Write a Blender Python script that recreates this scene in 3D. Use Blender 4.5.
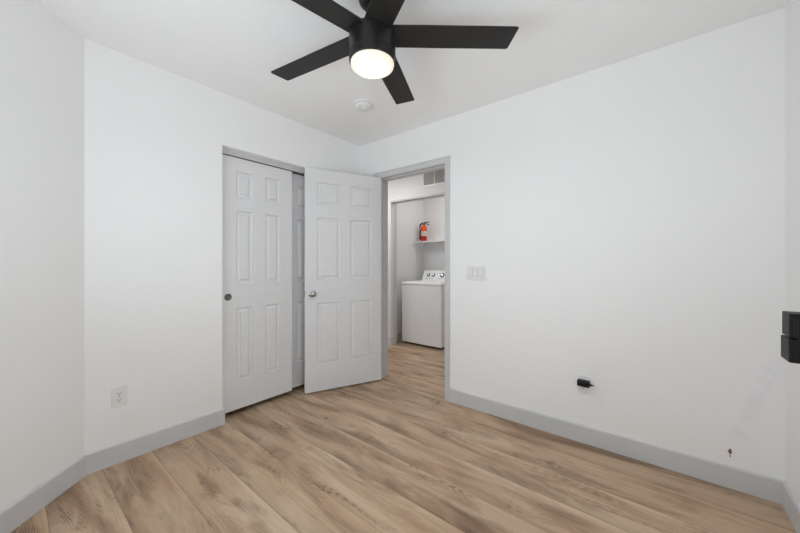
import bpy, bmesh, math, random
from mathutils import Vector, Matrix

for o in list(bpy.data.objects):
    bpy.data.objects.remove(o, do_unlink=True)
scene = bpy.context.scene
COL = scene.collection
PI = math.pi
random.seed(7)

# ------------------------------------------------------------------ camera
CAM_H = 1.18
YAW = math.radians(38.94)
cam_d = bpy.data.cameras.new('camera')
cam_d.sensor_width = 36.0
cam_d.lens = 36.0 * 320.0 / 800.0
cam_d.shift_y = -2.7 / 800.0
cam_d.clip_start = 0.02
cam = bpy.data.objects.new('camera', cam_d)
cam.location = (0, 0, CAM_H)
cam.rotation_euler = (PI / 2, 0, YAW)
COL.objects.link(cam)
scene.camera = cam

# ------------------------------------------------------------------ view, world, light
vs = scene.view_settings
vs.view_transform = 'Standard'
vs.look = 'None'
vs.gamma = 1.0
vs.use_curve_mapping = False
vs.exposure = -0.36
# white rooms live on many diffuse bounces
scene.cycles.max_bounces = 20
scene.cycles.diffuse_bounces = 16

world = bpy.data.worlds.new('world')
scene.world = world
world.use_nodes = True
wb = world.node_tree.nodes['Background']
wb.inputs[0].default_value = (0.85, 0.92, 1.0, 1)
wb.inputs[1].default_value = 1.2


def area(name, loc, rot, sx, sy, power, color=(1, 1, 1), spread=180):
    l = bpy.data.lights.new(name, 'AREA')
    l.shape = 'RECTANGLE'
    l.size, l.size_y = sx, sy
    l.energy = power
    l.color = color
    l.spread = math.radians(spread)
    o = bpy.data.objects.new(name, l)
    o.location = loc
    o.rotation_euler = rot
    COL.objects.link(o)
    return o


# room constants (metres): camera stands over the origin
XL, XR, YF, YB = -2.498, 0.484, 2.41, -0.32
YD = 0.283                     # where the diagonal wall meets the closet wall
HC = 2.44
WT = 0.12
YH = 3.51                      # hall wall face
# daylight through the two windows behind the photographer
DAY = (0.86, 0.945, 1.0)
area('window_daylight', (-1.05, YB - 0.02, 1.45), (PI / 2, 0, 0), 1.5, 1.25, 0.5, DAY)
area('side_window_daylight', (XR + 0.02, 0.35, 1.45), (PI / 2, 0, PI / 2), 0.8, 1.2, 1.5, DAY)
# added fill lamps at the sills, tilted up to brighten ceiling and walls
area('side_ceiling_fill', (XR + 0.03, 0.35, 1.00), (PI / 2 + math.radians(45), 0, PI / 2), 0.8, 0.5, 9.5, DAY)
area('back_ceiling_fill', (-1.05, YB - 0.05, 1.02), (PI / 2 + math.radians(35), 0, 0), 1.5, 0.5, 11.5, DAY, 140)
# hall ceiling fixture, and an unseen lamp over the laundry alcove
area('hall_ceiling_light', (-2.95, 2.72, 2.42), (0, 0, 0), 0.35, 0.35, 13, (1.0, 0.98, 0.955))
area('laundry_unseen_lamp', (-2.3, 4.0, 2.42), (0, 0, 0), 0.3, 0.3, 6, (1.0, 0.985, 0.965))


# ------------------------------------------------------------------ node helpers
class NT:
    def __init__(self, mat):
        self.t = mat.node_tree
        self.n = self.t.nodes
        self.l = self.t.links

    def node(self, typ, **kw):
        x = self.n.new(typ)
        for k, v in kw.items():
            setattr(x, k, v)
        return x

    def put(self, sock, v):
        if hasattr(v, 'is_output') or isinstance(v, bpy.types.NodeSocket):
            self.l.new(v, sock)
        else:
            sock.default_value = v

    def math(self, op, a, b=0.0, c=0.0):
        x = self.node('ShaderNodeMath', operation=op)
        self.put(x.inputs[0], a)
        self.put(x.inputs[1], b)
        if len(x.inputs) > 2:
            self.put(x.inputs[2], c)
        return x.outputs[0]

    def comb(self, a, b, c):
        x = self.node('ShaderNodeCombineXYZ')
        for i, v in enumerate((a, b, c)):
            self.put(x.inputs[i], v)
        return x.outputs[0]

    def ramp(self, fac, stops):
        x = self.node('ShaderNodeValToRGB')
        els = x.color_ramp.elements
        while len(els) < len(stops):
            els.new(0.5)
        for e, (p, c) in zip(els, stops):
            e.position = p
            e.color = c if len(c) == 4 else (*c, 1)
        self.put(x.inputs[0], fac)
        return x.outputs[0]

    def mix(self, fac, a, b, blend='MIX'):
        x = self.node('ShaderNodeMix', data_type='RGBA', blend_type=blend)
        self.put(x.inputs[0], fac)
        self.put(x.inputs[6], a)
        self.put(x.inputs[7], b)
        return x.outputs[2]

    def noise(self, vec, scale, detail=3, rough=0.5, dist=0.0, w=None):
        x = self.node('ShaderNodeTexNoise')
        self.put(x.inputs['Vector'], vec)
        x.inputs['Scale'].default_value = scale
        x.inputs['Detail'].default_value = detail
        x.inputs['Roughness'].default_value = rough
        x.inputs['Distortion'].default_value = dist
        return x.outputs[0]

    def bump(self, h, strength, dist=0.01):
        x = self.node('ShaderNodeBump')
        x.inputs['Strength'].default_value = strength
        x.inputs['Distance'].default_value = dist
        self.put(x.inputs['Height'], h)
        return x.outputs[0]


def s2l(*c):
    r = []
    for v in c:
        v /= 255.0
        r.append(v / 12.92 if v <= 0.04045 else ((v + 0.055) / 1.055) ** 2.4)
    return (*r, 1.0)


def base_mat(name, color, rough=0.5, metal=0.0, spec=0.5):
    m = bpy.data.materials.new(name)
    m.use_nodes = True
    b = m.node_tree.nodes['Principled BSDF']
    b.inputs['Base Color'].default_value = color if len(color) == 4 else (*color, 1)
    b.inputs['Roughness'].default_value = rough
    b.inputs['Metallic'].default_value = metal
    b.inputs['Specular IOR Level'].default_value = spec
    return m, b


def plain(name, color, rough=0.5, metal=0.0, spec=0.5, grain=0.03, scale=60, bump=0.0):
    """A procedural paint / plastic / metal: faint tone variation plus optional fine bump."""
    m, b = base_mat(name, color, rough, metal, spec)
    nt = NT(m)
    co = nt.node('ShaderNodeTexCoord').outputs['Object']
    n = nt.noise(co, scale, 3)
    c = color if len(color) == 4 else (*color, 1)
    lo = tuple(v * (1 - grain) for v in c[:3])
    hi = tuple(min(1, v * (1 + grain)) for v in c[:3])
    nt.put(b.inputs['Base Color'], nt.ramp(n, [(0.3, lo), (0.7, hi)]))
    if bump:
        nt.put(b.inputs['Normal'], nt.bump(n, bump, 0.004))
    return m


def wall_mat(name, albedo, smears=False):
    m, b = base_mat(name, (albedo, albedo, albedo), 0.55, 0, 0.3)
    nt = NT(m)
    co = nt.node('ShaderNodeTexCoord').outputs['Object']
    big = nt.noise(co, 1.1, 2)
    fine = nt.noise(co, 55, 4, 0.6)
    mid = nt.noise(co, 16, 3, 0.55)
    a = albedo
    col = nt.ramp(big, [(0.3, (a * .985, a * .985, a * .985)), (0.7, (a, a, a * 1.0))])
    if smears:
        # faint bluish filler streaks: patched scratches on the plaster, each with its own outline
        sep = nt.node('ShaderNodeSeparateXYZ')
        nt.put(sep.inputs[0], co)
        X, Z = sep.outputs[0], sep.outputs[2]
        wob = nt.math('MULTIPLY', nt.math('SUBTRACT', nt.noise(co, 9, 4), 0.5), 0.12)
        for (x0, z0, x1, z1, w, st) in ((0.485, 0.74, 0.325, 0.30, 0.036, 0.5), (-0.38, 0.33, -0.24, 0.25, 0.05, 0.35)):
            dx, dz = x1 - x0, z1 - z0
            L2 = dx * dx + dz * dz
            t = nt.math('DIVIDE', nt.math('ADD', nt.math('MULTIPLY', nt.math('SUBTRACT', X, x0), dx),
                                          nt.math('MULTIPLY', nt.math('SUBTRACT', Z, z0), dz)), L2)
            tn = nt.node('ShaderNodeClamp')
            nt.put(tn.inputs[0], t)
            tc = tn.outputs[0]
            ex = nt.math('SUBTRACT', nt.math('SUBTRACT', X, x0), nt.math('MULTIPLY', tc, dx))
            ez = nt.math('SUBTRACT', nt.math('SUBTRACT', Z, z0), nt.math('MULTIPLY', tc, dz))
            d = nt.math('SQRT', nt.math('ADD', nt.math('MULTIPLY', ex, ex), nt.math('MULTIPLY', ez, ez)))
            d = nt.math('ADD', d, wob)
            mask = nt.ramp(d, [(0.0, (1, 1, 1)), (w, (0, 0, 0))])
            br = nt.ramp(nt.noise(co, 30, 4, 0.7), [(0.4, (0, 0, 0)), (0.6, (1, 1, 1))])
            f = nt.math('MULTIPLY', nt.math('MULTIPLY', mask, br), st)
            col = nt.mix(f, col, (a * .86, a * .87, a * .97, 1))
    nt.put(b.inputs['Base Color'], col)
    h = nt.math('ADD', nt.math('MULTIPLY', fine, 0.4), mid)
    nt.put(b.inputs['Normal'], nt.bump(h, 0.22, 0.006))
    return m


def floor_mat():
    m, b = base_mat('oak_plank', (.5, .4, .3), 0.42, 0, 0.4)
    nt = NT(m)
    co = nt.node('ShaderNodeTexCoord').outputs['Object']
    sep = nt.node('ShaderNodeSeparateXYZ')
    nt.put(sep.inputs[0], co)
    X, Y = sep.outputs[0], sep.outputs[1]
    PW, PL = 0.229, 1.83
    v = nt.math('DIVIDE', nt.math('SUBTRACT', Y, 0.585), PW)
    row = nt.math('FLOOR', v)
    wn = nt.node('ShaderNodeTexWhiteNoise', noise_dimensions='1D')
    nt.put(wn.inputs['W'], nt.math('ADD', row, 17.3))
    u = nt.math('ADD', nt.math('DIVIDE', X, PL), wn.outputs[0])
    colm = nt.math('FLOOR', u)
    w2 = nt.node('ShaderNodeTexWhiteNoise', noise_dimensions='2D')
    nt.put(w2.inputs['Vector'], nt.comb(row, colm, 0.0))
    r1 = w2.outputs[0]
    sc = nt.node('ShaderNodeSeparateColor')
    nt.put(sc.inputs[0], w2.outputs[1])
    r2, r3 = sc.outputs[0], sc.outputs[1]
    w3 = nt.node('ShaderNodeTexWhiteNoise', noise_dimensions='1D')
    nt.put(w3.inputs['W'], nt.math('ADD', row, 5.7))
    s3 = nt.node('ShaderNodeSeparateColor')
    nt.put(s3.inputs[0], w3.outputs[1])
    q2, q3 = s3.outputs[0], s3.outputs[1]
    ox = nt.math('ADD', X, nt.math('MULTIPLY', q2, 23.0))
    oy = nt.math('ADD', Y, nt.math('MULTIPLY', q3, 11.0))
    # broad soft figure
    broad = nt.noise(nt.comb(nt.math('MULTIPLY', ox, 1.1), nt.math('MULTIPLY', oy, 7.0), 0.0), 1.0, 3, 0.55, 0.8)
    # long fibres
    fib = nt.noise(nt.comb(nt.math('MULTIPLY', ox, 3.0), nt.math('MULTIPLY', oy, 120.0), 0.0), 1.0, 4, 0.65, 0.3)
    # cathedral grain: rings stretched along the board, wobbling
    wv = nt.node('ShaderNodeTexWave', wave_type='RINGS', rings_direction='Z')
    nt.put(wv.inputs['Vector'], nt.comb(nt.math('MULTIPLY', nt.math('SUBTRACT', nt.math('FRACT', u), r2), 1.9),
                                        nt.math('MULTIPLY', nt.math('SUBTRACT', nt.math('FRACT', v), r3), 2.2), 0.0))
    wv.inputs['Scale'].default_value = 5.5
    wv.inputs['Distortion'].default_value = 6.0
    wv.inputs['Detail'].default_value = 3.0
    wv.inputs['Detail Scale'].default_value = 1.6
    cath = wv.outputs[1]
    # darker heartwood patches with the strong figure in them
    patch = nt.ramp(nt.noise(nt.comb(nt.math('MULTIPLY', ox, 2.2), nt.math('MULTIPLY', oy, 9.0), 3.0), 1.0, 3, 0.6, 0.6),
                    [(0.47, (0, 0, 0)), (0.66, (1, 1, 1))])
    knot = nt.ramp(nt.noise(nt.comb(nt.math('MULTIPLY', ox, 5.0), nt.math('MULTIPLY', oy, 13.0), 7.0), 1.0, 2, 0.5, 1.2),
                   [(0.68, (0, 0, 0)), (0.80, (1, 1, 1))])
    light = s2l(*FL_LIGHT)
    midc = s2l(*FL_MID)
    dark = s2l(*FL_DARK)
    col = nt.ramp(broad, [(0.28, dark), (0.47, midc), (0.68, light)])
    col = nt.mix(nt.math('MULTIPLY', patch, nt.math('ADD', 0.16, nt.math('MULTIPLY', cath, 0.70))), col, s2l(*FL_DEEP))
    col = nt.mix(nt.math('MULTIPLY', knot, 0.55), col, s2l(*FL_KNOT))
    # rosier heartwood drifting through the boards
    rosy = nt.ramp(nt.noise(nt.comb(nt.math('MULTIPLY', ox, 0.8), nt.math('MULTIPLY', oy, 6.0), 11.0), 1.0, 2, 0.5, 0.5), [(0.48, (0, 0, 0)), (0.66, (1, 1, 1))])
    col = nt.mix(nt.math('MULTIPLY', rosy, 0.35), col, s2l(198, 161, 132))
    fr = nt.ramp(fib, [(0.28, (0.74, 0.73, 0.72)), (0.52, (0.98, 0.98, 0.98)), (0.75, (1.08, 1.08, 1.07))])
    col = nt.mix(0.75, col, fr, 'MULTIPLY')
    tone = nt.ramp(r1, [(0.0, (0.92, 0.92, 0.925)), (0.5, (0.97, 0.965, 0.96)), (1.0, (1.03, 1.03, 1.03))])
    col = nt.mix(0.9, col, tone, 'MULTIPLY')
    # joints
    fv = nt.math('FRACT', v)
    ev = nt.math('MULTIPLY', nt.math('MINIMUM', fv, nt.math('SUBTRACT', 1.0, fv)), PW)
    fu = nt.math('FRACT', u)
    eu = nt.math('MULTIPLY', nt.math('MINIMUM', fu, nt.math('SUBTRACT', 1.0, fu)), PL)
    jr = [(0.06, (1, 1, 1)), (0.24, (0, 0, 0))]
    jl = nt.ramp(nt.math('MULTIPLY', ev, 100.0), jr)
    jb = nt.ramp(nt.math('MULTIPLY', eu, 100.0), jr)
    joint = nt.math('MAXIMUM', jl, nt.math('MULTIPLY', jb, 0.35))
    # boards run a touch darker along one long edge and paler along the other
    edge = nt.ramp(fv, [(0.0, (0.78, 0.77, 0.77)), (0.10, (0.88, 0.875, 0.87)), (0.32, (1.0, 1.0, 1.0)), (0.88, (1.0, 1.0, 1.0)), (1.0, (1.13, 1.13, 1.12))])
    col = nt.mix(nt.math('ADD', 0.25, nt.math('MULTIPLY', r3, 0.75)), col, edge, 'MULTIPLY')
    col = nt.mix(nt.math('MULTIPLY', joint, 0.5), col, s2l(92, 72, 58))
    nt.put(b.inputs['Base Color'], col)
    nt.put(b.inputs['Roughness'], nt.math('ADD', 0.40, nt.math('MULTIPLY', fib, 0.16)))
    h = nt.math('SUBTRACT', nt.math('MULTIPLY', fib, 0.25), joint)
    nt.put(b.inputs['Normal'], nt.bump(h, 0.25, 0.0015))
    return m


FL_LIGHT, FL_MID, FL_DARK = (217, 193, 165), (195, 167, 138), (146, 119, 95)
FL_DEEP, FL_KNOT = (112, 85, 65), (92, 68, 52)

M_WALL = wall_mat('white_wall_paint', 0.92)
M_WALLB = wall_mat('white_wall_paint_patched', 0.92, smears=True)
M_CEIL = wall_mat('ceiling_paint', 0.92)
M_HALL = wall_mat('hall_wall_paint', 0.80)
M_FLOOR = floor_mat()
M_TRIM = plain('grey_trim_paint', s2l(208, 209, 210), 0.35, 0, 0.4, 0.015, 14)
M_DOOR = plain('grey_door_paint', s2l(228, 228, 229), 0.38, 0, 0.4, 0.012, 20)
M_TRACK = plain('grey_track_paint', s2l(206, 206, 207), 0.4, 0, 0.4, 0.015, 20)
M_NICKEL = plain('satin_nickel', (0.44, 0.425, 0.40), 0.18, 1.0, 0.5, 0.05, 200)
M_BRONZE = plain('dark_nickel', (0.20, 0.185, 0.17), 0.35, 1.0, 0.5, 0.08, 200)
M_BLACK = plain('matte_black_metal', (0.012, 0.011, 0.010), 0.42, 0.0, 0.35, 0.08, 40)
M_BLADE = plain('black_blade_laminate', (0.016, 0.0145, 0.0135), 0.5, 0.0, 0.35, 0.15, 25)
M_BLKPL = plain('black_plastic', (0.006, 0.006, 0.007), 0.5, 0, 0.3, 0.05, 120)
M_PLATE = plain('white_plate_plastic', (0.83, 0.83, 0.825), 0.3, 0, 0.4, 0.01, 60)
M_SLOT = plain('dark_slot', (0.02, 0.02, 0.02), 0.6)
M_ENAMEL = plain('white_enamel', (0.90, 0.905, 0.91), 0.22, 0, 0.5, 0.01, 8)
M_SHELF = plain('white_shelf_melamine', (0.78, 0.78, 0.78), 0.4, 0, 0.4, 0.01, 12)
M_GAP = plain('gap_shade_grey', s2l(120, 120, 120), 0.6)
M_RED = plain('red_cylinder_paint', s2l(176, 16, 22), 0.3, 0, 0.5, 0.04, 30)
M_ORANGE = plain('orange_tag_paper', s2l(240, 88, 36), 0.6, 0, 0.3, 0.04, 60)
M_LABEL = plain('cream_label_paper', s2l(222, 208, 196), 0.5, 0, 0.3, 0.05, 80)
M_CHROME = plain('chrome', (0.75, 0.75, 0.76), 0.12, 1.0, 0.5, 0.02, 200)
M_GRILLE = plain('grey_grille_metal', s2l(206, 204, 200), 0.45, 0, 0.4, 0.03, 60)
M_DUCT = plain('dark_duct', s2l(168, 165, 160), 0.7, 0, 0.2, 0.1, 40)
M_WOODCHIP = plain('bare_brown_plaster', s2l(136, 106, 70), 0.8, 0, 0.2, 0.35, 160, 0.4)
M_SMOKE = plain('white_detector_plastic', (0.82, 0.82, 0.81), 0.35, 0, 0.4, 0.01, 60)
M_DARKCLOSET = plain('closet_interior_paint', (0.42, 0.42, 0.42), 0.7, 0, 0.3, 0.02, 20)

LED_POWER = 180.0
m, b = base_mat('lit_diffuser', (0.6, 0.59, 0.56), 0.4)
nt = NT(m)
co = nt.node('ShaderNodeTexCoord').outputs['Object']
sp = nt.node('ShaderNodeSeparateXYZ')
nt.put(sp.inputs[0], co)
rr = nt.math('SQRT', nt.math('ADD', nt.math('MULTIPLY', sp.outputs[0], sp.outputs[0]), nt.math('MULTIPLY', sp.outputs[1], sp.outputs[1])))
b.inputs['Emission Color'].default_value = (1.0, 0.93, 0.83, 1)
# LED board behind frosted glass: brightest over the LEDs, dimmer at the rim
es = nt.ramp(nt.math('DIVIDE', rr, 0.1), [(0.0, (0.88, 0.96, 1.0)), (0.5, (0.70, 0.77, 0.80)), (0.72, (0.0090, 0.0080, 0.0060)), (0.86, (0.0042, 0.0036, 0.0026)), (0.98, (0.0036, 0.0031, 0.0022))])
nt.put(b.inputs['Emission Color'], es)
b.inputs['Emission Strength'].default_value = LED_POWER
M_LED = m


# ------------------------------------------------------------------ mesh helpers
def box(bm, x0, x1, y0, y1, z0, z1, mi=0):
    vs_ = [bm.verts.new((x, y, z)) for x in (x0, x1) for y in (y0, y1) for z in (z0, z1)]
    idx = ((0, 1, 3, 2), (4, 6, 7, 5), (0, 4, 5, 1), (2, 3, 7, 6), (0, 2, 6, 4), (1, 5, 7, 3))
    fs = []
    for q in idx:
        f = bm.faces.new([vs_[i] for i in q])
        f.material_index = mi
        fs.append(f)
    return fs


def prism(bm, pts, axis, a0, a1, mi=0):
    """Extrude a 2-D outline (list of (u,v)) along an axis from a0 to a1."""
    def mk(u, v, a):
        return {'x': (a, u, v), 'y': (u, a, v), 'z': (u, v, a)}[axis]
    A = [bm.verts.new(mk(u, v, a0)) for u, v in pts]
    B = [bm.verts.new(mk(u, v, a1)) for u, v in pts]
    n = len(pts)
    fs = [bm.faces.new(A), bm.faces.new(B[::-1])]
    for i in range(n):
        fs.append(bm.faces.new((A[i], B[i], B[(i + 1) % n], A[(i + 1) % n])))
    for f in fs:
        f.material_index = mi


def lathe(bm, prof, seg=32, mat=None, mi=0):
    """prof: list of (r, z); mat: optional Matrix applied to the points."""
    rings = []
    for r, z in prof:
        if r < 1e-6:
            rings.append([bm.verts.new((0, 0, z))])
        else:
            rings.append([bm.verts.new((r * math.cos(2 * PI * i / seg), r * math.sin(2 * PI * i / seg), z)) for i in range(seg)])
    new = [v for r in rings for v in r]
    for a, c in zip(rings, rings[1:]):
        for i in range(seg):
            j = (i + 1) % seg
            q = []
            for v in (a[i % len(a)], a[j % len(a)], c[j % len(c)], c[i % len(c)]):
                if v not in q:
                    q.append(v)
            if len(q) > 2:
                f = bm.faces.new(q)
                f.material_index = mi
    for r in (rings[0], rings[-1]):
        if len(r) > 1:
            f = bm.faces.new(r)
            f.material_index = mi
    if mat is not None:
        bmesh.ops.transform(bm, matrix=mat, verts=new)
    return new


def tube(bm, pts, r, seg=10, mi=0):
    pts = [Vector(p) for p in pts]
    rings = []
    up = Vector((0, 0, 1))
    for i, p in enumerate(pts):
        t = (pts[min(i + 1, len(pts) - 1)] - pts[max(i - 1, 0)]).normalized()
        a = t.cross(up)
        if a.length < 1e-3:
            a = t.cross(Vector((0, 1, 0)))
        a.normalize()
        c = t.cross(a).normalized()
        rings.append([bm.verts.new(p + r * (math.cos(2 * PI * k / seg) * a + math.sin(2 * PI * k / seg) * c)) for k in range(seg)])
    for A, B in zip(rings, rings[1:]):
        for k in range(seg):
            f = bm.faces.new((A[k], A[(k + 1) % seg], B[(k + 1) % seg], B[k]))
            f.material_index = mi
    bm.faces.new(rings[0][::-1])
    bm.faces.new(rings[-1])


def obj(name, bm, mats, parent=None, bevel=0.0, seg=2, smooth=False, matrix=None):
    bmesh.ops.recalc_face_normals(bm, faces=bm.faces)
    me = bpy.data.meshes.new(name)
    bm.to_mesh(me)
    bm.free()
    for mt in (mats if isinstance(mats, (list, tuple)) else [mats]):
        me.materials.append(mt)
    o = bpy.data.objects.new(name, me)
    COL.objects.link(o)
    if parent is not None:
        o.parent = parent
    if matrix is not None:
        o.matrix_local = matrix
    if bevel:
        md = o.modifiers.new('bevel', 'BEVEL')
        md.width = bevel
        md.segments = seg
        md.limit_method = 'ANGLE'
        md.angle_limit = math.radians(40)
        md.harden_normals = False
    if smooth:
        for p in me.polygons:
            p.use_smooth = True
        try:
            me.set_sharp_from_angle(angle=math.radians(38))
        except Exception:
            pass
    return o


def empty(name, loc=(0, 0, 0), rotz=0.0):
    o = bpy.data.objects.new(name, None)
    o.empty_display_size = 0.1
    o.location = loc
    o.rotation_euler = (0, 0, rotz)
    COL.objects.link(o)
    return o


def tag(o, label, cat, group=None, kind=None):
    o['label'] = label
    o['category'] = cat
    if group:
        o['group'] = group
    if kind:
        o['kind'] = kind
    return o


def struct(name, bm, mats, label, cat, **kw):
    return tag(obj(name, bm, mats, **kw), label, cat, kind='structure')


NEW = bmesh.new

# ------------------------------------------------------------------ room shell
bm = NEW()
box(bm, -5.0, XR + WT, YB - WT, 4.6, -0.08, 0.0)
struct('floor', bm, M_FLOOR, 'brown oak-look plank floor running through the doorway into the hall', 'floor')

bm = NEW()
box(bm, -5.0, XR + WT, YB - WT, 4.6, HC, HC + 0.1)
struct('ceiling', bm, M_CEIL, 'flat white ceiling above the black ceiling fan', 'ceiling')

# closet wall (x = XL) with the closet opening
CY0, CY1, CZ = 1.010, 2.210, 2.056
bm = NEW()
box(bm, XL - WT, XL, YD - 0.04, CY0, 0, HC)
box(bm, XL - WT, XL, CY1, YF + WT, 0, HC)
box(bm, XL - WT, XL, CY0, CY1, CZ, HC)
struct('wall_left', bm, M_WALL, 'white wall around the sliding closet doors', 'wall')

# closet interior behind the sliding doors
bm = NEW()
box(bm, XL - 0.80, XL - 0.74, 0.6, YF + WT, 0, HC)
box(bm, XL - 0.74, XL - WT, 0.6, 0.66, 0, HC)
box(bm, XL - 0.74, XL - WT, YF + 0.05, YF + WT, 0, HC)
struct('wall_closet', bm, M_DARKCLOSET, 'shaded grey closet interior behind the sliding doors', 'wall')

# diagonal wall
DL = 0.95
bm = NEW()
c45 = math.sqrt(0.5)
p0 = Vector((XL, YD))
p1 = p0 + Vector((c45, -c45)) * ((YD - YB) / c45 + 0.02)
nrm = Vector((-c45, -c45))
P = [p0, p1, p1 + nrm * WT, p0 + nrm * WT]
prism(bm, [(p.x, p.y) for p in P], 'z', 0, HC)
struct('wall_diagonal', bm, M_WALL, 'white angled wall at the left end of the room', 'wall')

# door wall (y = YF) with the bedroom doorway
DX0, DX1, DZ = -2.228, -1.449, 2.052        # jamb faces and head
RX0, RX1, RZ = DX0 - 0.018, DX1 + 0.018, DZ + 0.018   # rough opening
bm = NEW()
box(bm, XL - WT, RX0, YF, YF + WT, 0, HC)
box(bm, RX1, XR + WT, YF, YF + WT, 0, HC)
box(bm, RX0, RX1, YF, YF + WT, RZ, HC)
struct('wall_far', bm, M_WALLB, 'long white wall with the doorway, switches and a plugged-in adapter', 'wall')

# right wall with a window beside the photographer
bm = NEW()
WY0, WY1, WZ0, WZ1 = -0.05, 0.75, 0.85, 2.05
box(bm, XR, XR + WT, WY1, YF + WT, 0, HC)
box(bm, XR, XR + WT, YB - WT, WY0, 0, HC)
box(bm, XR, XR + WT, WY0, WY1, 0, WZ0)
box(bm, XR, XR + WT, WY0, WY1, WZ1, HC)
struct('wall_right', bm, M_WALL, 'white wall at the right edge holding the black wall unit', 'wall')

# back wall behind the photographer with a window
bm = NEW()
BX0, BX1, BZ0, BZ1 = -1.80, -0.30, 0.82, 2.08
box(bm, XL + 0.3, BX0, YB - WT, YB, 0, HC)
box(bm, BX1, XR + WT, YB - WT, YB, 0, HC)
box(bm, BX0, BX1, YB - WT, YB, 0, BZ0)
box(bm, BX0, BX1, YB - WT, YB, BZ1, HC)
struct('wall_back', bm, M_WALL, 'white wall with the window behind the photographer', 'wall')

# hall wall with the laundry opening
LX0, LX1, LZ = -3.005, -1.45, 2.085
bm = NEW()
box(bm, -5.0, LX0, YH, YH + WT, 0, HC)
box(bm, LX1, XR, YH, YH + WT, 0, HC)
box(bm, LX0, LX1, YH, YH + WT, LZ, HC)
struct('wall_hall', bm, M_HALL, 'white hall wall above the laundry alcove', 'wall')
bm = NEW()
box(bm, -3.17, -3.11, YH + WT, 4.56, 0, HC)
struct('wall_laundry_left', bm, M_HALL, 'left side wall of the laundry alcove', 'wall')
bm = NEW()
box(bm, -3.17, -1.4, 4.50, 4.56, 0, HC)
struct('wall_laundry_back', bm, M_HALL, 'back wall of the laundry alcove behind the washer', 'wall')
bm = NEW()
box(bm, LX1 + 0.04, LX1 + 0.1, YH + WT, 4.56, 0, HC)
struct('wall_laundry_right', bm, M_HALL, 'right side wall of the laundry alcove', 'wall')
bm = NEW()
box(bm, -5.0, -4.94, YF + WT, YH, 0, HC)
box(bm, XR - 0.06, XR, YF + WT, YH, 0, HC)
struct('wall_hall_end', bm, M_HALL, 'end walls of the hall beyond the doorway', 'wall')

# ------------------------------------------------------------------ baseboards (profile: flat with an eased top)
BH, BT = 0.113, 0.014


def base_profile():
    return [(0, 0), (BT, 0), (BT, BH - 0.006), (BT - 0.002, BH - 0.002), (BT - 0.006, BH), (0, BH)]


def baseboard(name, path, label, mat=M_TRIM):
    """path: room-side line on the wall face; the room lies to the LEFT of the walking direction."""
    bm = NEW()
    pts = [Vector(p) for p in path]
    prof = base_profile()
    rings = []
    for i, p in enumerate(pts):
        dirs = []
        if i > 0:
            dirs.append((p - pts[i - 1]).normalized())
        if i < len(pts) - 1:
            dirs.append((pts[i + 1] - p).normalized())
        ns = [Vector((-d.y, d.x)) for d in dirs]
        n = sum(ns, Vector((0, 0))).normalized()
        k = 1.0 / max(0.3, n.dot(ns[0]))
        rings.append([bm.verts.new((p.x + n.x * k * t, p.y + n.y * k * t, z)) for t, z in prof])
    m_ = len(prof)
    for A, B in zip(rings, rings[1:]):
        for k in range(m_):
            bm.faces.new((A[k], A[(k + 1) % m_], B[(k + 1) % m_], B[k]))
    bm.faces.new(rings[0])
    bm.faces.new(rings[-1][::-1])
    return struct(name, bm, mat, label, 'baseboard')


CAS_W = 0.050
cxo0, cxo1 = DX0 - 0.005 - CAS_W, DX1 + 0.005 + CAS_W    # casing outer edges
dg = p0 + Vector((c45, -c45)) * 0.80
baseboard('baseboard_left', [(XL - 0.075, CY0), (XL, CY0), (XL, YD + BT * 0.42)], 'pale grey baseboard below the wall outlet beside the closet')


def mitred(name, a, b_, na, nb, label):
    """Board from a to b_ on a wall; na / nb: 2-D directions of the end cuts scaled for thickness BT."""
    bm = NEW()
    rings = []
    for p, n in ((Vector(a), Vector(na)), (Vector(b_), Vector(nb))):
        rings.append([bm.verts.new((p.x + n.x * t, p.y + n.y * t, z)) for t, z in base_profile()])
    k_ = len(rings[0])
    for k in range(k_):
        bm.faces.new((rings[0][k], rings[0][(k + 1) % k_], rings[1][(k + 1) % k_], rings[1][k]))
    bm.faces.new(rings[0])
    bm.faces.new(rings[1][::-1])
    return struct(name, bm, M_TRIM, label, 'baseboard')


t225 = math.tan(math.radians(22.5))
mitred('baseboard_diagonal', (XL, YD), tuple(p1), (1, t225), (c45, c45), 'pale grey baseboard along the angled wall at left')
mitred('baseboard_far', (cxo1, YF), (XR, YF), (0, -1), (-1, -1), 'long pale grey baseboard on the wall with the adapter outlet')
mitred('baseboard_right', (XR, YF), (XR, 0.9), (-1, -1), (-1, 0), 'short pale grey baseboard at the right edge')
mitred('baseboard_corner', (XL, YF), (cxo0, YF), (1, -1), (0, -1), 'short pale grey baseboard hidden behind the open door')
baseboard('baseboard_hall', [(LX0, YH + WT - 0.005), (LX0, YH), (-4.9, YH)], 'grey baseboard wrapping the hall wall end beside the laundry')
mitred('baseboard_laundry', (-3.11, YH + WT), (-3.11, 4.5), (1, 0), (1, 0), 'grey baseboard inside the laundry alcove beside the washer')

# ------------------------------------------------------------------ doorway trim
bm = NEW()
cyf = YF - 0.016
pts = [(cxo0, 0), (cxo0, DZ + 0.005 + CAS_W), (cxo1, DZ + 0.005 + CAS_W), (cxo1, 0),
       (DX1 + 0.005, 0), (DX1 + 0.005, DZ + 0.005), (DX0 - 0.005, DZ + 0.005), (DX0 - 0.005, 0)]


def casing_ring(bm, off, y):
    o_, i_ = off
    q = [(cxo0 + o_, 0), (cxo0 + o_, DZ + 0.005 + CAS_W - o_), (cxo1 - o_, DZ + 0.005 + CAS_W - o_), (cxo1 - o_, 0)]
    return [bm.verts.new((x, y, z)) for x, z in q]


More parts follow.
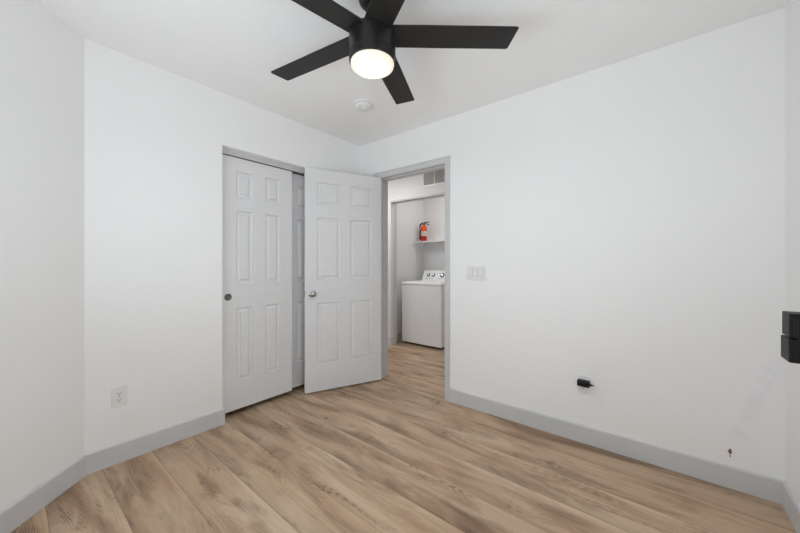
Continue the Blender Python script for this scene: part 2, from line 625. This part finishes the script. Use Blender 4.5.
prof = [(0, YF), (0, YF - 0.017), (0.010, YF - 0.017), (0.018, YF - 0.0125), (CAS_W - 0.012, YF - 0.0095), (CAS_W, YF - 0.006), (CAS_W, YF)]
rings = [casing_ring(bm, (o_, 0), y) for o_, y in prof]
for A, B in zip(rings, rings[1:] + rings[:1]):
    for k in range(3):
        bm.faces.new((A[k], A[k + 1], B[k + 1], B[k]))
bm.faces.new([r[0] for r in rings])
bm.faces.new([r[3] for r in rings][::-1])
struct('trim_1', bm, M_TRIM, 'grey door casing framing the bedroom doorway', 'door casing')

bm = NEW()
box(bm, RX0, DX0, YF, YF + 0.143, 0, RZ)
box(bm, DX1, RX1, YF, YF + 0.143, 0, RZ)
box(bm, DX0, DX1, YF, YF + 0.143, DZ, RZ)
jm = struct('trim_2', bm, M_TRIM, 'grey door jamb lining the bedroom doorway', 'door jamb', bevel=0.001)
bm = NEW()
st0 = YF + 0.040
box(bm, DX0, DX0 + 0.011, st0, st0 + 0.034, 0, DZ - 0.011)
box(bm, DX1 - 0.011, DX1, st0, st0 + 0.034, 0, DZ - 0.011)
box(bm, DX0, DX1, st0, st0 + 0.034, DZ - 0.011, DZ)
obj('door_stop', bm, M_TRIM, jm, bevel=0.002)
bm = NEW()
box(bm, DX1 - 0.0015, DX1, YF + 0.004, YF + 0.034, 0.88, 0.94)
obj('strike_plate', bm, M_NICKEL, jm)

# laundry opening trim: slim metal-grey head track
bm = NEW()
box(bm, LX0, LX1, YH - 0.006, YH + 0.02, LZ - 0.022, LZ + 0.004)
box(bm, LX0, LX1, YH + 0.035, YH + 0.085, LZ - 0.03, LZ)
struct('trim_3', bm, M_TRACK, 'grey head trim across the top of the laundry opening', 'trim', bevel=0.002)
bm = NEW()
box(bm, LX0 - 0.002, LX0 + 0.012, YH + 0.05, YH + WT, BH, LZ)
struct('trim_4', bm, M_TRACK, 'slim grey side trim at the left of the laundry opening', 'trim', bevel=0.002)


# ------------------------------------------------------------------ six-panel doors
def six_panel(bm, W, H, T, stile, mull, rows, y0=0.0):
    """Door slab, x 0..W, y 0..T, z 0..H with raised panels on both faces. rows: list of (z0,z1)."""
    pw = (W - 2 * stile - mull) / 2
    xs = [0, stile, stile + pw, stile + pw + mull, W - stile, W]
    zs = [0]
    for a, c in rows:
        zs += [a, c]
    zs.append(H)
    sides = []
    for y in (0.0, T):
        g = [[bm.verts.new((x, y, z)) for z in zs] for x in xs]
        sides.append(g)
        panels = []
        for i in range(5):
            for j in range(len(zs) - 1):
                q = (g[i][j], g[i + 1][j], g[i + 1][j + 1], g[i][j + 1])
                f = bm.faces.new(q if y == 0.0 else q[::-1])
                if i in (1, 3) and j % 2 == 1:
                    panels.append(f)
        bm.normal_update()
        for f in panels:
            for th, dp in ((0.002, -0.012), (0.010, -0.003), (0.021, 0.006), (0.0015, 0.0085)):
                bmesh.ops.inset_individual(bm, faces=[f], thickness=th, depth=dp, use_even_offset=True)
    A, B = sides
    nx, nz = len(xs), len(zs)
    for j in range(nz - 1):
        bm.faces.new((A[0][j], A[0][j + 1], B[0][j + 1], B[0][j]))
        bm.faces.new((A[-1][j], B[-1][j], B[-1][j + 1], A[-1][j + 1]))
    for i in range(nx - 1):
        bm.faces.new((A[i][0], B[i][0], B[i + 1][0], A[i + 1][0]))
        bm.faces.new((A[i][-1], A[i + 1][-1], B[i + 1][-1], B[i][-1]))


ROWS = [(0.223, 0.791), (0.982, 1.553), (1.656, 1.862)]

# bedroom door: local x from hinge to free edge, local y from the room face (0) to the visible face (T)
DT = 0.035
hv = Vector((-2.180, 2.395))
fv_ = Vector((-2.469, 1.704))
dirv = (fv_ - hv).normalized()
DW = 0.756
nv = Vector((-dirv.y, dirv.x))           # left of the walking direction, faces the camera
start = (hv + fv_) / 2 - dirv * DW / 2
origin = start - nv * DT
bm = NEW()
DHT = 2.035
six_panel(bm, DW, DHT, DT, 0.108, 0.100, [(0.238, 0.808), (1.022, 1.594), (1.706, 1.915)])
door1 = struct('door_1', bm, M_DOOR, 'pale grey six-panel bedroom door standing open against the closet', 'door', bevel=0.0007, seg=1)
door1.location = (origin.x, origin.y, 0.012)
door1.rotation_euler = (0, 0, math.atan2(dirv.y, dirv.x))
KZ = 0.908 - 0.012


def knob_profile():
    return [(0.0, 0.0), (0.031, 0.0), (0.032, 0.004), (0.026, 0.008), (0.0125, 0.010), (0.011, 0.022), (0.014, 0.028),
            (0.023, 0.034), (0.0275, 0.043), (0.0265, 0.051), (0.020, 0.058), (0.010, 0.061), (0.0, 0.0615)]


for side in (1, -1):
    bm = NEW()
    R = Matrix.Rotation(-side * PI / 2, 4, 'X')
    y_ = DT if side == 1 else 0.0
    lathe(bm, knob_profile(), 28, Matrix.Translation((DW - 0.062, y_, KZ)) @ R)
    obj('door_knob', bm, M_NICKEL, door1, smooth=True)
bm = NEW()
box(bm, DW - 0.0005, DW + 0.001, 0.006, DT - 0.006, KZ - 0.028, KZ + 0.028)
box(bm, DW, DW + 0.009, 0.012, 0.024, KZ - 0.008, KZ + 0.008)
obj('latch', bm, M_NICKEL, door1)
for hz in (0.20, 1.02, 1.83):
    bm = NEW()
    lathe(bm, [(0, -0.044), (0.0055, -0.044), (0.0055, 0.044), (0, 0.044)], 12, Matrix.Translation((-0.004, -0.006, hz)))
    box(bm, -0.0015, 0.0, 0.0, 0.028, hz - 0.044, hz + 0.044)
    obj('hinge', bm, M_NICKEL, door1, smooth=True)

# sliding closet doors: local x along +y of the room, visible face toward +x
E1, E2 = 0.065, 0.110
for nm, y_start, e, lab in (('door_2', 1.018, E1, 'grey six-panel sliding closet door in front with a round pull'),
                            ('door_3', 1.585, E2, 'shaded grey sliding closet door behind the open bedroom door')):
    bm = NEW()
    six_panel(bm, 0.610, 1.967, DT, 0.122, 0.111, ROWS)
    d = struct(nm, bm, M_DOOR, lab, 'door', bevel=0.0007, seg=1)
    # local +x -> world +y ; local y=0 face is the visible one (normal -y local -> +x world)
    d.rotation_euler = (0, 0, PI / 2)
    d.location = (XL - e, y_start, 0.042)
    bm = NEW()
    px_ = 0.060 if nm == 'door_2' else 0.61 - 0.056
    lathe(bm, [(0.0, 0.0008), (0.014, 0.0008), (0.0185, 0.0014), (0.0215, 0.0034), (0.0255, 0.0034), (0.027, 0.0018), (0.027, -0.0005), (0.0, -0.006)],
          28, Matrix.Translation((px_, 0.0, 0.882)) @ Matrix.Rotation(PI / 2, 4, 'X'))
    obj('finger_pull', bm, M_BRONZE, d, smooth=True)

# closet head track with its fascia
bm = NEW()
box(bm, XL - 0.150, XL - 0.052, CY0, CY1, 2.030, CZ)
box(bm, XL - 0.058, XL - 0.052, CY0, CY1, 2.014, 2.031)
struct('trim_5', bm, M_TRACK, 'grey sliding door track under the closet head', 'door track')
bm = NEW()
box(bm, XL - WT - 0.002, XL - 0.002, CY1 - 0.014, CY1, 0.0, CZ)
struct('trim_6', bm, M_TRACK, 'narrow grey jamb at the far side of the closet', 'door jamb')

# ------------------------------------------------------------------ ceiling fan
FX, FY = -1.017, 1.058
ZB = 2.22
fan = empty('ceiling_fan', (FX, FY, HC))
tag(fan, 'black five-blade ceiling fan with a lit round light hanging from the ceiling', 'ceiling fan')


def rel(z):
    return z - HC


bm = NEW()
lathe(bm, [(0.0, 0.0), (0.066, 0.0), (0.066, -0.045), (0.060, -0.068), (0.044, -0.086), (0.022, -0.094), (0.0, -0.094)], 40)
obj('canopy', bm, M_BLACK, fan, smooth=True)
bm = NEW()
lathe(bm, [(0.0, -0.09), (0.0125, -0.09), (0.0125, rel(2.235)), (0.0, rel(2.235))], 20)
obj('downrod', bm, M_BLACK, fan, smooth=True)
bm = NEW()
lathe(bm, [(0.0, rel(2.242)), (0.050, rel(2.242)), (0.092, rel(2.238)), (0.104, rel(2.228)), (0.106, rel(2.215)), (0.106, rel(2.132)),
           (0.1035, rel(2.130)), (0.1035, rel(2.127)), (0.106, rel(2.125)), (0.1045, rel(2.098)), (0.1015, rel(2.095)), (0.0, rel(2.095))], 56)
obj('motor_housing', bm, M_BLACK, fan, smooth=True)
bm = NEW()
lathe(bm, [(0.0, rel(2.097)), (0.098, rel(2.097)), (0.0985, rel(2.088)), (0.096, rel(2.080)), (0.088, rel(2.0735)), (0.068, rel(2.0705)), (0.035, rel(2.0690)), (0.0, rel(2.0685))], 56)
obj('light_diffuser', bm, M_LED, fan, smooth=True)
PITCH = math.radians(-7.6)
for k in range(5):
    ang = math.radians(3.8 + 38.94 + 72 * k)
    bm = NEW()
    top = [(0.080, -0.060), (0.30, -0.0615), (0.650, -0.0615), (0.658, -0.0605), (0.663, -0.056),
           (0.656, 0.054), (0.653, 0.0595), (0.646, 0.0615), (0.30, 0.0615), (0.080, 0.060)]
    rot = Matrix.Rotation(ang, 4, 'Z') @ Matrix.Translation((0, 0, rel(ZB))) @ Matrix.Rotation(math.radians(-1.9), 4, 'Y') @ Matrix.Rotation(PITCH, 4, 'X')
    prism(bm, top, 'z', -0.004, 0.004)
    bmesh.ops.transform(bm, matrix=rot, verts=bm.verts)
    bl = obj('blade', bm, M_BLADE, fan, bevel=0.0022, seg=2)

bm = None

# ------------------------------------------------------------------ smoke detector
sd = empty('smoke_detector', (-1.806, 1.775, HC))
tag(sd, 'round white smoke detector on the ceiling beyond the fan', 'smoke detector')
bm = NEW()
lathe(bm, [(0.0, 0.0), (0.076, 0.0), (0.076, -0.006), (0.072, -0.011), (0.0, -0.011)], 44)
obj('mounting_plate', bm, M_SMOKE, sd, smooth=True)
bm = NEW()
lathe(bm, [(0.0, -0.010), (0.062, -0.010), (0.064, -0.016), (0.060, -0.017), (0.060, -0.021), (0.064, -0.022), (0.062, -0.034), (0.052, -0.042), (0.034, -0.044),
           (0.033, -0.041), (0.029, -0.041), (0.028, -0.044), (0.0, -0.045)], 44)
obj('cover', bm, M_SMOKE, sd, smooth=True)
bm = NEW()
lathe(bm, [(0.0, -0.043), (0.012, -0.043), (0.012, -0.049), (0.010, -0.051), (0.0, -0.051)], 24, Matrix.Translation((0.012, -0.006, 0)))
obj('test_button', bm, M_SMOKE, sd, smooth=True)
bm = NEW()
lathe(bm, [(0.0, -0.036), (0.003, -0.036), (0.003, -0.0385), (0.0, -0.039)], 12, Matrix.Translation((-0.050, -0.02, 0)))
obj('indicator_light', bm, M_SLOT, sd, smooth=True)


# ------------------------------------------------------------------ wall plates
# local frame: x to the viewer's right along the wall, y out of the wall is -y, z up
def place(root, wall, u, z):
    if wall == 'far':
        root.location = (u, YF, z)
        root.rotation_euler = (0, 0, 0)
    elif wall == 'left':
        root.location = (XL, u, z)
        root.rotation_euler = (0, 0, PI / 2)


def rounded(w, h, r=0.006, n=4):
    pts = []
    for cx, cz, a0 in ((w / 2 - r, h / 2 - r, 0), (-w / 2 + r, h / 2 - r, 90), (-w / 2 + r, -h / 2 + r, 180), (w / 2 - r, -h / 2 + r, 270)):
        for i in range(n + 1):
            a = math.radians(a0 + 90 * i / n)
            pts.append((cx + r * math.cos(a), cz + r * math.sin(a)))
    return pts


def outlet(label, wall, u, z):
    r = empty('wall_outlet')
    place(r, wall, u, z)
    tag(r, label, 'electrical outlet')
    bm = NEW()
    prism(bm, rounded(0.072, 0.116, 0.004), 'y', 0.0, -0.006)
    obj('cover_plate', bm, M_PLATE, r, bevel=0.0018)
    for s in (1, -1):
        bm = NEW()
        cz = s * 0.0195
        o_ = [(0.0172 * math.cos(a), max(-0.0135, min(0.0135, 0.0172 * math.sin(a))) + cz) for a in [2 * PI * i / 28 for i in range(28)]]
        prism(bm, o_, 'y', -0.0055, -0.0085)
        f = obj('receptacle', bm, M_PLATE, r)
        for dx, w_, h_, dz in ((-0.0064, 0.0024, 0.009, 0.003), (0.0064, 0.0024, 0.0075, 0.003)):
            bm = NEW()
            box(bm, dx - w_ / 2, dx + w_ / 2, -0.0089, -0.0083, cz + dz - h_ / 2, cz + dz + h_ / 2)
            obj('slot', bm, M_SLOT, f)
        bm = NEW()
        lathe(bm, [(0, 0), (0.0026, 0), (0.0026, 0.0006), (0, 0.0006)], 12, Matrix.Translation((0, -0.0083, cz - 0.0075)) @ Matrix.Rotation(PI / 2, 4, 'X'))
        obj('ground_hole', bm, M_SLOT, f)
    bm = NEW()
    lathe(bm, [(0, 0), (0.003, 0), (0.0025, 0.001), (0, 0.0012)], 12, Matrix.Translation((0, -0.006, 0)) @ Matrix.Rotation(PI / 2, 4, 'X'))
    obj('screw', bm, M_NICKEL, r)
    return r


outlet('white duplex outlet with empty sockets low beside the closet', 'left', 0.432, 0.389)
outlet('white duplex outlet holding a black adapter low on the far wall', 'far', -0.386, 0.384)

# black adapter plugged into the far outlet
ad = empty('power_adapter', (-0.386, YF - 0.0085, 0.4005))
tag(ad, 'small black power adapter plugged into the outlet on the far wall', 'power adapter')
bm = NEW()
box(bm, -0.031, 0.040, -0.044, 0.0, -0.020, 0.018)
obj('adapter_body', bm, M_BLKPL, ad, bevel=0.006, seg=3, smooth=False)
bm = NEW()
lathe(bm, [(0, 0), (0.0075, 0), (0.0065, 0.010), (0.0035, 0.018), (0.0030, 0.026), (0, 0.027)], 16,
      Matrix.Translation((0.038, -0.028, -0.002)) @ Matrix.Rotation(PI / 2, 4, 'Y'))
obj('cable_stub', bm, M_BLKPL, ad, smooth=True)
bm = NEW()
for dx in (-0.0064, 0.0064):
    box(bm, dx - 0.0008, dx + 0.0008, -0.001, 0.006, -0.003, 0.005)
obj('prong', bm, M_NICKEL, ad)

# three-gang rocker switch
sw = empty('light_switch', (-1.152, YF, 1.107))
tag(sw, 'white triple rocker light switch on the wall right of the doorway', 'light switch')
bm = NEW()
prism(bm, rounded(0.168, 0.118, 0.004), 'y', 0.0, -0.007)
obj('cover_plate', bm, M_PLATE, sw, bevel=0.0035)
for k, dx in enumerate((-0.046, 0.0, 0.046)):
    bm = NEW()
    tilt = -1 if k == 1 else 1
    y0, y1 = (-0.0080, -0.0130) if tilt == 1 else (-0.0130, -0.0080)
    A = [(-0.0165, -0.007, -0.0335), (0.0165, -0.007, -0.0335), (0.0165, -0.007, 0.0335), (-0.0165, -0.007, 0.0335)]
    Bq = [(-0.0165, y0, -0.0335), (0.0165, y0, -0.0335), (0.0165, y1, 0.0335), (-0.0165, y1, 0.0335)]
    va = [bm.verts.new((x + dx, y, z)) for x, y, z in A]
    vb = [bm.verts.new((x + dx, y, z)) for x, y, z in Bq]
    bm.faces.new(vb)
    bm.faces.new(va[::-1])
    for i in range(4):
        bm.faces.new((va[i], va[(i + 1) % 4], vb[(i + 1) % 4], vb[i]))
    obj('rocker', bm, M_PLATE, sw, bevel=0.001)
    bm = NEW()
    o2 = [(-0.0178, -0.0348), (0.0178, -0.0348), (0.0178, 0.0348), (-0.0178, 0.0348)]
    prism(bm, [(x + dx, z) for x, z in o2], 'y', -0.0052, -0.0073)
    obj('rocker_gap_shade', bm, M_GAP, sw)  # grey sheet painting the shade in the seam around each rocker

# chip in the plaster above the baseboard
bm = NEW()
rnd = random.Random(3)
cpts = []
for i in range(14):
    a = 2 * PI * i / 14
    rr_ = 0.011 * (0.65 + 0.6 * rnd.random())
    cpts.append((0.75 * rr_ * math.cos(a), 1.25 * rr_ * math.sin(a)))
prism(bm, cpts, 'y', 0.0, -0.0022)
prism(bm, [(x * 0.35 + 0.001, z * 0.4 - 0.024) for x, z in cpts], 'y', 0.0, -0.0015)
ch = obj('plaster_chip', bm, M_WOODCHIP)
ch.location = (0.293, YF, 0.190)
tag(ch, 'small brown chip in the white wall above the baseboard', 'plaster chip')

# ------------------------------------------------------------------ black wall unit on the right wall
wu = empty('wall_fixture', (XR, 1.95, 0.891))
tag(wu, 'black two-tier box with a perforated end fixed to the right wall', 'wall fixture')
YN = 1.905 - 1.95


def unit(name, x_front, z0, z1, y1, ch_=0.0):
    bm = NEW()
    box(bm, x_front - XR, -0.006, YN, y1 - 1.95, z0 - 0.90, z1 - 0.90)
    return obj(name, bm, M_BLKPL, wu, bevel=0.004, seg=2)


unit('upper_block', 0.392, 0.904, 0.997, 2.000)
unit('lower_block', 0.391, 0.807, 0.898, 2.012)
bm = NEW()
box(bm, -0.070, -0.006, YN + 0.006, 0.050, 0.897 - 0.90, 0.906 - 0.90)
obj('spacer', bm, M_SLOT, wu)
bm = NEW()
box(bm, -0.006, 0.0, YN + 0.004, 0.055, -0.088, 0.092)
obj('mounting_plate', bm, M_SLOT, wu)
bm = NEW()
for i in range(9):
    for j in range(8):
        x = -0.078 + i * 0.0085
        z = 0.017 + j * 0.0088
        vv = lathe(bm, [(0, 0), (0.0026, 0), (0.0026, 0.0008), (0, 0.0008)], 8, Matrix.Translation((x, YN, z)) @ Matrix.Rotation(PI / 2, 4, 'X'))
obj('grille', bm, M_SLOT, wu)

# ------------------------------------------------------------------ hall: air grille
vg = empty('air_vent', (-2.432, YH, 2.215))
tag(vg, 'grey louvred air vent on the hall wall above the laundry opening', 'air vent')
VW, VH = 0.56, 0.20
bm = NEW()
fw = 0.016
box(bm, -fw, VW + fw, -0.008, 0, -fw, 0.004)
box(bm, -fw, VW + fw, -0.008, 0, VH - 0.004, VH + fw)
box(bm, -fw, 0.004, -0.008, 0, 0.004, VH - 0.004)
box(bm, VW - 0.004, VW + fw, -0.008, 0, 0.004, VH - 0.004)
obj('vent_frame', bm, M_PLATE, vg, bevel=0.002)
for dx in (0.172, 0.172 * 2 + 0.01):
    bm = NEW()
    box(bm, dx - 0.005, dx + 0.005, -0.009, -0.001, 0.004, VH - 0.004)
    obj('mullion', bm, M_PLATE, vg)
bm = NEW()
box(bm, 0.004, VW - 0.004, -0.0012, -0.0004, 0.004, VH - 0.004)
obj('backing', bm, M_DUCT, vg)
bm = NEW()
for k in range(13):
    z = 0.012 + k * 0.0145
    va = [(-0.0075, z), (-0.0065, z + 0.0012), (-0.0015, z + 0.009), (-0.0025, z + 0.0078)]
    prism(bm, va, 'x', 0.004, VW - 0.004)
obj('slat', bm, M_GRILLE, vg)

# ------------------------------------------------------------------ laundry: washer
WX0, WX1, WY0_, WY1_ = -2.985, -2.295, 3.735, 4.40
wa = empty('washing_machine', ((WX0 + WX1) / 2, (WY0_ + WY1_) / 2, 0))
tag(wa, 'white top-loading washing machine in the laundry alcove', 'washing machine')
ox, oy = (WX0 + WX1) / 2, (WY0_ + WY1_) / 2
hw, hd = (WX1 - WX0) / 2, (WY1_ - WY0_) / 2
bm = NEW()
box(bm, -hw, hw, -hd, hd, 0.028, 0.868)
obj('cabinet', bm, M_ENAMEL, wa, bevel=0.012, seg=3)
bm = NEW()
box(bm, -hw - 0.003, hw + 0.003, -hd - 0.006, hd, 0.872, 0.912)
obj('top_panel', bm, M_ENAMEL, wa, bevel=0.014, seg=4)
bm = NEW()
box(bm, -hw + 0.004, hw - 0.004, -hd + 0.006, hd - 0.006, 0.864, 0.876)
obj('seam_gasket', bm, M_GRILLE, wa)
bm = NEW()
box(bm, -hw + 0.05, hw - 0.05, -hd + 0.04, hd - 0.19, 0.908, 0.920)
lid = obj('lid', bm, M_ENAMEL, wa, bevel=0.005, seg=2)
bm = NEW()
pf = [(hd - 0.155, 0.905), (hd - 0.150, 0.925), (hd - 0.085, 1.062), (hd - 0.070, 1.075), (hd - 0.010, 1.075), (hd, 1.065), (hd, 0.905)]
prism(bm, pf, 'x', -hw + 0.004, hw - 0.004)
con = obj('control_console', bm, M_ENAMEL, wa, bevel=0.008, seg=3)
nrm_c = Vector((0, -(1.062 - 0.925), 0.065)).normalized()
rot_c = Vector((0, 0, 1)).rotation_difference(nrm_c).to_matrix().to_4x4()
for dx, rk in ((-0.235, 0.026), (-0.140, 0.026), (0.022, 0.034), (0.17, 0.026), (0.255, 0.026)):
    t_ = 0.56
    c_ = Vector((dx, (hd - 0.150) + 0.065 * t_, 0.925 + 0.137 * t_))
    bm = NEW()
    lathe(bm, [(0, -0.002), (rk + 0.004, -0.002), (rk + 0.004, 0.003), (rk, 0.004), (0, 0.004)], 28, Matrix.Translation(c_) @ rot_c)
    kb = obj('dial_ring', bm, M_SLOT, con, smooth=True)
    bm = NEW()
    lathe(bm, [(0, 0.003), (rk - 0.005, 0.003), (rk - 0.007, 0.024), (rk - 0.011, 0.027), (0, 0.027)], 28, Matrix.Translation(c_) @ rot_c)
    obj('dial', bm, M_CHROME, con, smooth=True)
for dx, w_ in ((-0.255, 0.03), (-0.20, 0.02), (-0.15, 0.03), (-0.02, 0.03), (0.04, 0.03), (0.10, 0.03)):
    bm = NEW()
    t_ = 0.16
    c_ = Vector((dx, (hd - 0.150) + 0.065 * t_, 0.925 + 0.137 * t_))
    v_ = [bm.verts.new(c_ + rot_c @ Vector((sx * w_ / 2, sy * 0.003, 0.0008))) for sx, sy in ((-1, -1), (1, -1), (1, 1), (-1, 1))]
    bm.faces.new(v_)
    obj('printed_mark', bm, M_SLOT, con)
bm = NEW()
box(bm, -hw + 0.01, hw - 0.01, -hd + 0.02, hd - 0.01, 0.012, 0.030)
obj('underside_shade', bm, M_SLOT, wa)  # black box standing in for the shade under the cabinet
for sx in (-1, 1):
    for sy in (-1, 1):
        bm = NEW()
        lathe(bm, [(0, 0), (0.020, 0), (0.020, 0.012), (0.010, 0.014), (0.010, 0.030), (0, 0.030)], 16, Matrix.Translation((sx * (hw - 0.055), sy * (hd - 0.055), 0)))
        obj('foot', bm, M_SLOT, wa, smooth=True)

# ------------------------------------------------------------------ laundry shelf
sh = empty('wall_shelf', (-3.11, 4.50, 1.525))
tag(sh, 'white laundry shelf above the washer holding the fire extinguisher', 'shelf')
bm = NEW()
box(bm, 0.002, 1.60, -0.285, -0.002, 0.0, 0.018)
obj('shelf_board', bm, M_SHELF, sh, bevel=0.002)
bm = NEW()
box(bm, 0.0, 0.018, -0.32, 0.0, -0.045, -0.001)
box(bm, 0.018, 1.60, -0.018, 0.0, -0.045, -0.001)
obj('cleat', bm, M_SHELF, sh, bevel=0.002)

# ------------------------------------------------------------------ fire extinguisher
SZ = 1.525 + 0.0185
# stands near the front edge of the shelf
fe = empty('fire_extinguisher', (-2.985, 4.315, SZ))
tag(fe, 'small red fire extinguisher with an orange tag standing on the laundry shelf', 'fire extinguisher')
RC = 0.050
bm = NEW()
lathe(bm, [(0, 0), (RC - 0.006, 0), (RC, 0.006), (RC, 0.215), (RC - 0.004, 0.236), (RC - 0.016, 0.255), (0.020, 0.266), (0.016, 0.272), (0, 0.272)], 36)
obj('cylinder', bm, M_RED, fe, smooth=True)
bm = NEW()
lathe(bm, [(RC + 0.0006, 0.088), (RC + 0.0012, 0.089), (RC + 0.0012, 0.166), (RC + 0.0006, 0.167)], 36)
bmesh.ops.delete(bm, geom=[f for f in bm.faces if len(f.verts) > 4], context='FACES')
lb = obj('label_band', bm, M_LABEL, fe, smooth=True)
bm = NEW()
for z, w_ in ((0.145, 0.035), (0.130, 0.05), (0.117, 0.045), (0.104, 0.04)):
    for g in (-0.5, 0.2):
        a0 = -1.0 + g
        n = 5
        for i in range(n):
            p = a0 + 0.08 * i
            q = a0 + 0.08 * (i + 1) - 0.02
            r_ = RC + 0.0018
            vv = [bm.verts.new((r_ * math.cos(a), r_ * math.sin(a), zz)) for a, zz in ((p, z), (q, z), (q, z + 0.006), (p, z + 0.006))]
            bm.faces.new(vv)
obj('printed_marks', bm, M_SLOT, lb)
# round-topped orange tag hung from the neck, facing the hall
bm = NEW()
tg = [(-0.034, 0.0), (0.034, 0.0), (0.038, 0.03), (0.038, 0.062), (0.026, 0.086), (0.010, 0.098), (-0.010, 0.098), (-0.026, 0.086), (-0.038, 0.062), (-0.038, 0.03)]
prism(bm, tg, 'y', -0.0008, 0.0008)
bmesh.ops.transform(bm, matrix=Matrix.Rotation(math.radians(37), 4, 'Z') @ Matrix.Translation((0.0, -(RC + 0.004), 0.168)), verts=bm.verts)
obj('orange_tag', bm, M_ORANGE, fe)
bm = NEW()
lathe(bm, [(0, 0.268), (0.017, 0.268), (0.019, 0.276), (0.019, 0.300), (0.013, 0.306), (0, 0.306)], 20)
obj('valve_head', bm, M_BLKPL, fe, smooth=True)
cu, su = math.cos(math.radians(37)), math.sin(math.radians(37))


def loc_(u, w, z):         # u to the viewer's right, w away from the viewer
    return Vector((u * cu - w * su, u * su + w * cu, z))


bm = NEW()
tube(bm, [loc_(-0.012, 0, 0.302), loc_(0.02, 0, 0.313), (loc_(0.055, 0, 0.318)), loc_(0.090, 0, 0.318)], 0.0075)
obj('lever', bm, M_BLKPL, fe, smooth=True)
bm = NEW()
tube(bm, [loc_(0.010, 0, 0.290), loc_(0.035, 0, 0.292), loc_(0.065, 0, 0.284), loc_(0.088, 0, 0.268)], 0.0075)
obj('carry_handle', bm, M_BLKPL, fe, smooth=True)
bm = NEW()
tube(bm, [loc_(-0.010, 0, 0.290), loc_(-0.035, -0.005, 0.292), loc_(-0.056, -0.008, 0.278), loc_(-0.064, -0.008, 0.250), loc_(-0.064, -0.006, 0.15), loc_(-0.061, -0.006, 0.03)], 0.0125, 12)
obj('hose', bm, M_BLKPL, fe, smooth=True)
bm = NEW()
lathe(bm, [(0, 0), (0.011, 0), (0.011, 0.006), (0.009, 0.010), (0, 0.010)], 18, Matrix.Translation(loc_(-0.004, -0.019, 0.288)) @ Matrix.Rotation(math.radians(37), 4, 'Z') @ Matrix.Rotation(PI / 2, 4, 'X'))
obj('pressure_gauge', bm, M_CHROME, fe, smooth=True)
